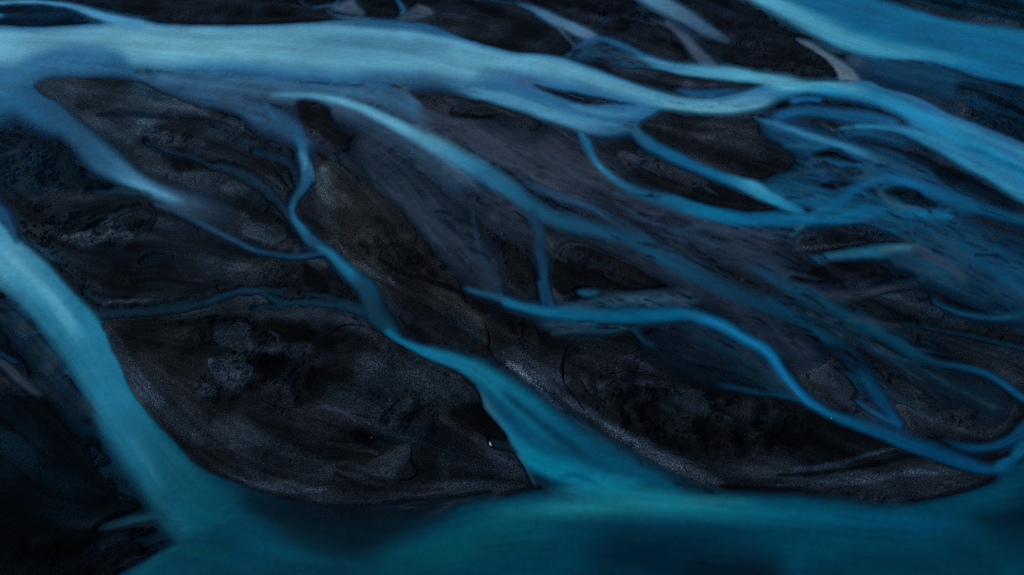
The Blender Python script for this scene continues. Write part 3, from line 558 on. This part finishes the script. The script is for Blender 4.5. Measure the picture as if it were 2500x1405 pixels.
SP('560 1080,700 1072,780 1104,816 1132,814 1160,790 1192,720 1203,640 1186', (29,33,39), .9, 5, grit=.9, rag=3)
SP('524 792,560 784,606 798,622 846,600 872,560 852,526 832', (36,42,50), .9, 4, grit=1, rag=8); SP('512 884,558 866,604 882,618 912,590 952,548 946,520 918', (37,43,51), .9, 4, grit=1, rag=8); SP('478 944,516 938,532 976,494 972', (35,41,49), .9, 4, grit=1, rag=6)
SP('604 884,622 912,600 956,640 950,700 900,690 870', (8,8,10), .85, 8, rag=6); SP('606 800,640 790,660 830,628 850', (9,9,11), .8, 7, rag=6)
SP('700 932,760 925,800 950,780 982,740 985', (9,10,12), .8, 8, rag=8); SP('950 985,990 978,1012 1000,985 1018,958 1008', (36,43,51), .7, 7, rag=6)
SP('1500 930,1560 925,1600 945,1560 955', (27,31,37), .8, 6, rag=8); SP('1640 970,1700 960,1740 990,1690 1010', (26,32,40), .8, 7, rag=8); SP('1420 920,1460 930,1480 970,1440 960', (30,34,40), .8, 6, rag=8); SP('1780 990,1850 985,1900 1020,1820 1030', (22,26,32), .8, 8, rag=8)
SP('1540 1000,1600 990,1640 1040,1590 1060', (9,9,11), .85, 8, rag=9); SP('1690 1060,1760 1045,1820 1085,1740 1100', (9,9,11), .85, 9, rag=9); SP('1840 1040,1920 1050,1960 1090,1880 1085', (9,10,12), .8, 9, rag=9)
SP('360 325,400 322,440 340,430 358,380 356', (46,52,60), .85, 5, grit=1, rag=6); SP('400 385,450 392,480 412,430 415', (14,18,23), .85, 6, rag=6)
crack('440 290 1,480 292 4,540 300 4,600 325 4,622 345 1', .45)
# ================= torn ground and little scarps =================
rough('-20 340,120 320,220 380,290 440,260 470,120 470,0 440', .9); rough('30 500,140 510,260 530,380 540,300 590,160 600,60 580', 1.0)
rough('240 420,290 425,300 450,260 466,235 450', .8, 10); rough('350 320,460 330,480 360,430 375,360 350', .9, 16); rough('400 380,560 410,540 440,420 420', .5)
rough('380 780,520 775,640 790,640 880,560 980,480 960,510 880,460 800', 1.0, 20); rough('600 850,760 860,760 980,640 1000', .6); rough('900 830,1000 840,960 900', .4)
rough('900 970,1050 960,1060 1060,940 1050', .7); rough('860 560,1040 580,1080 680,960 670', .5); rough('1440 920,1700 930,1900 980,2000 1060,1850 1110,1650 1090,1500 1030', 1.0)
rough('1180 740,1340 800,1260 850', .6); rough('1050 240,1240 270,1200 292,1080 275', .5); rough('1400 0,1620 20,1600 80,1460 60', .6); rough('1760 60,2000 130,2030 180,1850 170', .5)
rough('2160 462,2290 500,2200 505', .8, 12); rough('2080 548,2240 595,2120 600', .7, 14); rough('2060 760,2300 780,2240 800', .5); rough('600 200,660 240,640 270,560 215', .6, 12)
rough('600 480,700 510,690 550,610 540', .7, 14); rough('560 330,700 360,720 440,640 430', .4); rough('640 640,740 690,620 700', .5); rough('400 30,700 0,700 40,450 50', .35); rough('2380 900,2490 940,2440 1000,2300 960', .6)
rough('1360 860,1540 840,1600 900,1450 910', .5); rough('1000 380,1150 420,1120 520,980 470', .3); rough('40 1320,300 1320,200 1400,0 1400', .3)
for s in ('1188 790 1,1194 830 4,1198 860 4,1214 880 1', '1392 844 1,1384 860 4,1377 882 6,1376 905 5,1376 928 4,1388 950 3,1404 970 3,1428 1004 1',
          '640 430 1,680 460 4,712 472 2', '620 360 1,660 400 3,690 440 3,716 470 1', '510 404 1,560 400 4,610 416 4,650 444 1', '1480 916 1,1540 912 4,1600 920 5,1660 934 4,1720 946 3,1800 952 3,1900 972 1',
          '860 1015 1,900 1020 4,950 1035 3', '1004 1095 1,1006 1130 4,1022 1158 4,985 1175 3,930 1170 1', '1270 1110 2,1284 1140 5,1298 1184 5', '530 700 2,532 718 4,520 732 3,420 742 2,320 746 1'):
    crack(s)
for s in ('1420 935 1,1440 965 4,1470 990 1', '1470 960 1,1490 985 5,1520 1015 2', '300 790 1,420 785 3,500 782 4,560 776 1', '520 790 3,515 815 4,540 830 1', '540 880 1,560 920 4,590 945 1',
          '765 352 1,785 385 4,840 408 4,890 432 4,960 458 1', '820 596 1,850 640 4,890 672 4,950 700 4,1040 750 3,1120 790 1', '356 356 1,380 372 4,420 388 4,470 398 1', '700 556 2,702 580 5,690 598 3', '85 212 1,130 250 3,190 290 3,250 335 1', '240 470 1,260 440 4,285 432 1'):
    crack(s, .35, (11, 12, 14), .45)


# ------------------------------------------------------------------ flow lines: noise smeared along the currents
def flow_field():
    k = 16
    cu = np.arange(U0, U1 + k * STEP, k * STEP); cv = np.arange(V0, V1 + k * STEP, k * STEP)
    gu, gv = np.meshgrid(cu, cv); c2 = np.zeros_like(gu); s2 = np.zeros_like(gu)
    for P in FLOW:
        m = 0.5 * (P[1:, :2] + P[:-1, :2]); d = P[1:, :2] - P[:-1, :2]; L = np.hypot(d[:, 0], d[:, 1]); th = 2 * np.arctan2(d[:, 1], d[:, 0])
        for (x, y), l, t in zip(m, L, th):
            wgt = l / ((gu - x) ** 2 + (gv - y) ** 2 + 900) ** 1.5
            c2 += wgt * math.cos(t); s2 += wgt * math.sin(t)
    n = np.hypot(c2, s2) + 1e-12; c2 /= n; s2 /= n
    iu = np.clip((UU - U0) / (k * STEP), 0, len(cu) - 1.001); iv = np.clip((VV - V0) / (k * STEP), 0, len(cv) - 1.001)
    a, b = iu.astype(int), iv.astype(int); x, y = iu - a, iv - b
    bl = lambda f: (f[b, a] * (1 - x) + f[b, a + 1] * x) * (1 - y) + (f[b + 1, a] * (1 - x) + f[b + 1, a + 1] * x) * y
    th = 0.5 * np.arctan2(bl(s2), bl(c2))
    return np.cos(th), np.sin(th)
FX, FY = flow_field()
def smear(src, n, st):
    o = src.copy(); jj, ii = np.mgrid[0:NH, 0:NW].astype(float)
    for sgn in (1, -1):
        x, y = ii.copy(), jj.copy(); px, py = FX * sgn, FY * sgn
        for k in range(n):
            x += px * st; y += py * st
            xi = np.clip(x.round(), 0, NW - 1).astype(int); yi = np.clip(y.round(), 0, NH - 1).astype(int)
            o += src[yi, xi]
            fx, fy = FX[yi, xi], FY[yi, xi]; s = np.sign(fx * px + fy * py); s[s == 0] = 1
            px, py = fx * s, fy * s
    o -= o.mean(); return o / o.std()
def blur(a, n):
    for _ in range(n):
        a = (a + np.roll(a, 1, 0) + np.roll(a, -1, 0)) / 3; a = (a + np.roll(a, 1, 1) + np.roll(a, -1, 1)) / 3
    return a
rs = np.random.RandomState(5)
N1 = smear(rs.randn(NH, NW), 14, 1.0)
N2 = smear(blur(rs.randn(NH, NW), 4), 22, 2.0)
N3 = smear(fbm(XX / 4.0, YY / 4.0, 4, 77), 18, 3.0)
FB = fbm(XX / 6.0, YY / 6.0, 6, 91, 0.55); FB /= FB.std()
FF = fbm(XX / 1.2, YY / 1.2, 4, 57, 0.6); FF /= FF.std()

# ragged, crumpled ground where the water has torn at the sand
wx = XX + 2.2 * fbm(XX / 5, YY / 5, 3, 101); wy = YY + 2.2 * fbm(XX / 5, YY / 5, 3, 113)
CR = fbm(wx / 3.4, wy / 4.2, 6, 121, 0.58, True); CR = (CR - CR.mean()) / CR.std()


# currents mix neighbouring waters: silt colour spreads, clarity a little less
def spread(n):
    k = blur(WA, n) + 1e-4
    return np.stack([blur(WC[..., i] * WA, n) / k for i in range(3)], -1)
c1, c2 = spread(2), spread(14)
WC = 0.55 * c1 + 0.45 * c2
WA = 0.6 * blur(WA, 1) + 0.4 * blur(WA, 5)
WX = XX + 1.6 * fbm(XX / 4, YY / 4, 4, 201); WY = YY + 1.6 * fbm(XX / 4, YY / 4, 4, 217)
WISP = fbm(WX / 2.6, WY / 2.6, 5, 233, 0.6); WISP /= WISP.std()
gr = np.gradient(blur(WA, 2)); gr = np.hypot(*gr)
edge = np.minimum(WA * (1 - WA) * 6.5, 1) * np.exp(-(gr / 0.022) ** 2)
WI2 = fbm(WY / 3.1 + 9, WX / 2.3, 5, 251, 0.6); WI2 /= WI2.std()
WI3 = smear(np.abs(WI2) - 0.8 * np.abs(WISP), 8, 2.0)
film = 0.15 * N3 + 0.09 * N2 + 0.03 * N1 + 0.12 * WISP + 0.06 * FB + 0.13 * WI3
m_ = (0.55 * edge * sm(-0.3, 1.3, 0.6 * WI2 + 0.6 * N3))[..., None]
WC = WC * (1 - m_) + np.array((46.0, 45.0, 54.0)) * m_
WA = np.clip(WA + edge * film, 0, 1)
# in the shallows: slivers of bare sand and bright threads of faster water
ISL = smear(fbm(WX / 1.5, WY / 1.5, 3, 411, 0.5), 7, 1.6)
THR = smear(fbm(WX / 3.4, WY / 3.4, 3, 423, 0.5), 16, 2.2)
isl = sm(0.95, 1.55, ISL) * edge * (RGT := sm(700, 1500, UU))
fil = np.exp(-(THR / 0.10) ** 2) * sm(-0.6, 0.8, N3) * edge
WA = WA * (1 - 0.8 * isl); f_ = np.clip(0.55 * fil, 0, 1)
nb = WC * 1.22 + np.array((2.0, 13.0, 15.0)); WC = WC * (1 - f_[..., None]) + nb * f_[..., None]
WA = np.clip(WA + 0.22 * fil, 0, 1)

# sheets of sand left by falling water: low terraces with crisp scarps, drawn out along the currents
def unit(a): return (a - a.mean()) / a.std()
LOW = smear(fbm(XX / 8.0, YY / 8.0, 3, 301, 0.4), 12, 3.0)
SOFT = unit(fbm(WX / 9.0, WY / 9.0, 3, 311, 0.4))
TF = 0.8 * LOW + 0.5 * SOFT + 0.05 * WISP
WRK = unit(fbm(wx / 2.4, wy / 2.9, 3, 321, 0.5)); WRS = smear(WRK, 5, 1.5)
def terrace(f, n, k):
    t = f * n; i = np.floor(t); r = t - i
    return i, (i + sm(0.5 - k, 0.5 + k, r)) / n, np.exp(-((r - 0.5) / (k * 0.9)) ** 2)
TI, TH, TS = terrace(TF, 1.1, 0.05)
TF2 = 0.75 * WRS + 0.35 * WRK + 0.4 * LOW + 0.08 * FF
TI2, TH2, TS2 = terrace(TF2, 1.0, 0.09)
hsh = lambda i, k: np.modf(np.abs(np.sin(np.round(i) * 12.9898 + k) * 43758.5453))[0]
tone = (hsh(np.floor(TF * 1.1 + 0.5), 1.0) - 0.5)
tone2 = (hsh(np.floor(TF2 * 1.0 + 0.5), 4.0) - 0.5)

wet = sm(0.02, 0.16, WA)
Z = 0.26 + 0.04 * SOFT + 0.04 * LOW + 0.008 * N2 + 0.02 * N3 + 0.05 * TH
Z += RGH * (0.30 * TH2 + 0.05 * CR + 0.02 * WRK + 0.03 * FF) - 0.4 * GUL
# fine drainage lines left on the bars, following the old currents
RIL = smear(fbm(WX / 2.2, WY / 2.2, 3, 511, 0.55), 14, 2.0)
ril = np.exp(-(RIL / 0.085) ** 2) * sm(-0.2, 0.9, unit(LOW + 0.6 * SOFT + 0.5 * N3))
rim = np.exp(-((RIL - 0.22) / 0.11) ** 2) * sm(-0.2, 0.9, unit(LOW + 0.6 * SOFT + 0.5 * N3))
Z -= 0.05 * ril
Z = np.maximum(Z, 0.04)
Z = Z * (1 - wet) - (0.03 + 0.55 * WA) * wet

wl = np.clip(1 + 0.04 * N2 + 0.015 * N1 + 0.06 * N3 + 0.05 * SOFT, 0.4, 1.8)
WCL = 0.90 * lin(np.clip(WC, 0, 255)) * wl[..., None]
thin = sm(0.15, 0.95, WA)[..., None]                    # thin water is clearer, so bluer
WCL = WCL * (np.array((0.58, 0.86, 0.98)) * (1 - thin) + thin)
WA2 = WA
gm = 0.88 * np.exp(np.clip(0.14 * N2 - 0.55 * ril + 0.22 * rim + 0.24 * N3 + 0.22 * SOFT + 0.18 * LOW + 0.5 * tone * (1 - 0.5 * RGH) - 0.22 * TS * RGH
                   + RGH * (0.9 * tone2 + 0.06 * CR - 0.35 * TS2), -1.6, 1.0))  # TS and TS2 paint dark shadow lines along the scarps
GL = lin(np.clip(G, 0, 255)) * gm[..., None] * np.array((0.76, 0.98, 1.14))
GL = GL / LIGHT; WCL = WCL / LIGHT

# ------------------------------------------------------------------ meshes
def grow(a, b, s0, lim):
    out = [a]; s = s0
    while (out[-1] - lim) * np.sign(s0) < 0:
        s *= 1.25; out.append(out[-1] + s)
    return out[1:]
left = np.array(grow(U0, 0, -6, -6500))[::-1]; right = np.array(grow(U1, 0, 6, 9000))
top = np.array(grow(V0, 0, -5, -1250)); top = np.append(top[top > -1400], -1480)[::-1]; bot = np.array(grow(V1, 0, 6, 3600))
gu = np.concatenate([left, us, right]); gv = np.concatenate([top, vs_, bot])
ix = np.clip(np.round((gu - U0) / STEP), 0, NW - 1).astype(int); iy = np.clip(np.round((gv - V0) / STEP), 0, NH - 1).astype(int)
gx, gy = to_ground(*np.meshgrid(gu, gv))
sel = np.ix_(iy, ix)
def sheet(name, z, rgba, keep=None):
    h, w = z.shape; idx = np.arange(h * w).reshape(h, w)
    q = np.stack([idx[1:, :-1], idx[1:, 1:], idx[:-1, 1:], idx[:-1, :-1]], -1).reshape(-1, 4)
    co = np.stack([gx, gy, z], -1).reshape(-1, 3); ca = rgba.reshape(-1, 4)
    if keep is not None:
        k = keep[:-1, :-1] | keep[1:, :-1] | keep[:-1, 1:] | keep[1:, 1:]
        q = q[k.ravel()]; used = np.unique(q); re = np.zeros(h * w, int); re[used] = np.arange(len(used))
        q = re[q]; co = co[used]; ca = ca[used]
    me = bpy.data.meshes.new(name)
    me.vertices.add(len(co)); me.vertices.foreach_set('co', co.astype(np.float32).ravel())
    me.loops.add(q.size); me.loops.foreach_set('vertex_index', q.astype(np.int32).ravel())
    me.polygons.add(len(q)); me.polygons.foreach_set('loop_start', np.arange(0, q.size, 4, dtype=np.int32))
    me.polygons.foreach_set('use_smooth', np.ones(len(q), bool))
    me.update(calc_edges=True)
    at = me.color_attributes.new('tint', 'FLOAT_COLOR', 'POINT')
    at.data.foreach_set('color', ca.astype(np.float32).ravel())
    o = bpy.data.objects.new(name, me); C.objects.link(o); return o

def nodes(name):
    m = bpy.data.materials.new(name); m.use_nodes = True
    n = m.node_tree.nodes; return m, n, m.node_tree.links, n['Principled BSDF']
def math_n(n, l, op, a, b=None, c=None):
    x = n.new('ShaderNodeMath'); x.operation = op
    for i, v in enumerate((a, b, c)):
        if v is None: continue
        if isinstance(v, (int, float)): x.inputs[i].default_value = v
        else: l.new(v, x.inputs[i])
    return x.outputs[0]
def noise_n(n, l, scale, detail=3, rough=0.6, vec=None):
    t = n.new('ShaderNodeTexNoise'); t.inputs['Scale'].default_value = scale; t.inputs['Detail'].default_value = detail
    t.inputs['Roughness'].default_value = rough
    if vec is not None: l.new(vec, t.inputs['Vector'])
    return t.outputs['Fac']

# black sand with grit and pale flecks
m_sand, n, l, bs = nodes('black_sand')
at = n.new('ShaderNodeAttribute'); at.attribute_name = 'tint'
tc = n.new('ShaderNodeTexCoord').outputs['Object']
gr = noise_n(n, l, 5.0, 4, 0.8, tc)
vo = n.new('ShaderNodeTexVoronoi'); vo.inputs['Scale'].default_value = 7.0; l.new(tc, vo.inputs['Vector'])
sep = n.new('ShaderNodeSeparateColor'); l.new(vo.outputs['Color'], sep.inputs[0])
fleck = math_n(n, l, 'MULTIPLY', math_n(n, l, 'GREATER_THAN', sep.outputs[0], 0.95), math_n(n, l, 'MULTIPLY', at.outputs['Alpha'], 1.6))
gv_ = math_n(n, l, 'MULTIPLY', math_n(n, l, 'SUBTRACT', gr, 0.5), math_n(n, l, 'MULTIPLY_ADD', at.outputs['Alpha'], 4.5, 2.6))
k = math_n(n, l, 'ADD', math_n(n, l, 'MAXIMUM', math_n(n, l, 'ADD', gv_, 1.0), 0.15), fleck)
mul = n.new('ShaderNodeVectorMath'); mul.operation = 'SCALE'
l.new(at.outputs['Color'], mul.inputs[0]); l.new(k, mul.inputs['Scale'])
l.new(mul.outputs[0], bs.inputs['Base Color'])
bs.inputs['Roughness'].default_value = 0.9; bs.inputs['Specular IOR Level'].default_value = 0.012
bp = n.new('ShaderNodeBump'); bp.inputs['Strength'].default_value = 0.5; bp.inputs['Distance'].default_value = 0.12
l.new(noise_n(n, l, 3.5, 6, 0.75, tc), bp.inputs['Height']); l.new(bp.outputs[0], bs.inputs['Normal'])

# silty glacial water: silt colour with painted sky sheen, and clarity, from the survey
m_wat, n, l, bs = nodes('silty_water')
at = n.new('ShaderNodeAttribute'); at.attribute_name = 'tint'
tc = n.new('ShaderNodeTexCoord').outputs['Object']
rp = math_n(n, l, 'MULTIPLY_ADD', math_n(n, l, 'SUBTRACT', noise_n(n, l, 0.9, 5, 0.65, tc), 0.5), 0.5, 1.0)
mul = n.new('ShaderNodeVectorMath'); mul.operation = 'SCALE'
l.new(at.outputs['Color'], mul.inputs[0]); l.new(rp, mul.inputs['Scale'])
l.new(mul.outputs[0], bs.inputs['Base Color']); l.new(at.outputs['Alpha'], bs.inputs['Alpha'])
bs.inputs['Roughness'].default_value = 0.45; bs.inputs['Specular IOR Level'].default_value = 0.08; bs.inputs['IOR'].default_value = 1.33
bp = n.new('ShaderNodeBump'); bp.inputs['Strength'].default_value = 0.55; bp.inputs['Distance'].default_value = 0.12
l.new(noise_n(n, l, 0.8, 4, 0.6, tc), bp.inputs['Height']); l.new(bp.outputs[0], bs.inputs['Normal'])

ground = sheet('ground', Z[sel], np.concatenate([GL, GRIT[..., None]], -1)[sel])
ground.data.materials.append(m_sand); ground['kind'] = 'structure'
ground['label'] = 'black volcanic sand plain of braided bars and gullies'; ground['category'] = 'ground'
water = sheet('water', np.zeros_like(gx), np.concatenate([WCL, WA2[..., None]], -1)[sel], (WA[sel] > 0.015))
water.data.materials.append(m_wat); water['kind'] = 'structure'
water['label'] = 'milky blue glacial river braiding over the black sand'; water['category'] = 'water'


# ------------------------------------------------------------------ the few loose things lying on the plain
def height(u, v):
    return float(Z[int(round((v - V0) / STEP)), int(round((u - U0) / STEP))])
def plain(name, col, rough_=0.6, spec=0.2):
    m, n, l, b = nodes(name)
    tc = n.new('ShaderNodeTexCoord').outputs['Object']
    mx = n.new('ShaderNodeMix'); mx.data_type = 'RGBA'
    mx.inputs['A'].default_value = (*[c * 0.72 for c in col], 1); mx.inputs['B'].default_value = (*col, 1)
    l.new(noise_n(n, l, 6.0, 4, 0.6, tc), mx.inputs['Factor']); l.new(mx.outputs['Result'], b.inputs['Base Color'])
    b.inputs['Roughness'].default_value = rough_; b.inputs['Specular IOR Level'].default_value = spec
    return m
import bmesh
m_wood = plain('bleached_wood', (0.84, 0.86, 0.84)); m_pale = plain('pale_stone', (0.45, 0.49, 0.53))
def limb_mesh(chains, seed):
    r = random.Random(seed); bm = bmesh.new()
    for pts in chains:
        rings = []
        for i, (x, y, z, rad) in enumerate(pts):
            a = pts[max(i - 1, 0)]; b = pts[min(i + 1, len(pts) - 1)]
            dx, dy = b[0] - a[0], b[1] - a[1]; L = math.hypot(dx, dy) or 1; nx, ny = -dy / L, dx / L
            rings.append([bm.verts.new((x + nx * math.cos(t) * rad * k, y + ny * math.cos(t) * rad * k, z + math.sin(t) * rad * k))
                          for t, k in ((j * math.pi / 5, r.uniform(.85, 1.15)) for j in range(10))])
        for p, q in zip(rings, rings[1:]):
            for j in range(10): bm.faces.new((p[j], p[(j + 1) % 10], q[(j + 1) % 10], q[j]))
        bm.faces.new(rings[0]); bm.faces.new(rings[-1][::-1])
    bmesh.ops.recalc_face_normals(bm, faces=bm.faces)
    return bm
def link(name, bm, mat, u, v, label, cat, lift=0.0):
    me = bpy.data.meshes.new(name); bm.to_mesh(me); bm.free()
    for p in me.polygons: p.use_smooth = True
    me.materials.append(mat)
    o = bpy.data.objects.new(name, me); C.objects.link(o)
    x, y = to_ground(u, v); o.location = (float(x), float(y), max(height(u, v), 0.0) + lift)
    o['label'] = label; o['category'] = cat
    return o
k_ = 0.0445                                              # metres per lattice step here, across; depth is foreshortened
def at(du, dv, z, r): return (du * k_, -dv * k_ * 1.30, z, r)
trunk = [at(3.6, 5.2, .05, .05), at(2.2, 3.4, .06, .10), at(.4, 1.4, .07, .12), at(-.6, -.6, .08, .08), at(-1.0, -2.4, .09, .10)]
fork1 = [at(-1.0, -2.2, .09, .09), at(-2.2, -2.2, .11, .11), at(-3.4, -2.0, .10, .05)]
fork2 = [at(-.9, -2.4, .09, .08), at(-.4, -3.8, .12, .07), at(.0, -5.2, .14, .03)]
link('driftwood', limb_mesh([trunk, fork1, fork2], 3), m_wood, 1197, 1086,
     'small white forked piece of driftwood on black sand beside the turquoise channel', 'driftwood', 0.02)
def stone(seed, r0, sx, sy, sz):
    r = random.Random(seed); bm = bmesh.new(); bmesh.ops.create_icosphere(bm, subdivisions=2, radius=1)
    ax = [(r.uniform(-1, 1), r.uniform(-1, 1), r.uniform(-1, 1), r.uniform(.55, .85)) for _ in range(9)]
    for v in bm.verts:
        for a, b, c, d in ax:
            L = math.sqrt(a * a + b * b + c * c) or 1; t = (v.co.x * a + v.co.y * b + v.co.z * c) / L
            if t > d: v.co.x -= a / L * (t - d); v.co.y -= b / L * (t - d); v.co.z -= c / L * (t - d)
        v.co.x *= r0 * sx; v.co.y *= r0 * sy; v.co.z *= r0 * sz
    return bm
for u, v, r0, lab in ((907, 1070, .07, 'small pale stone at the edge of a dark wet hollow'),
                      (2030, 1022, .08, 'small pale stone on the bank of the thin blue right-hand channel'),
                      (221, 473, .07, 'small pale stone at the mouth of a thin rill beside the left arm')):
    link('stone', stone(int(u), r0, 1.2, 1.0, .7), m_pale, u, v, lab, 'stone', r0 * .25)
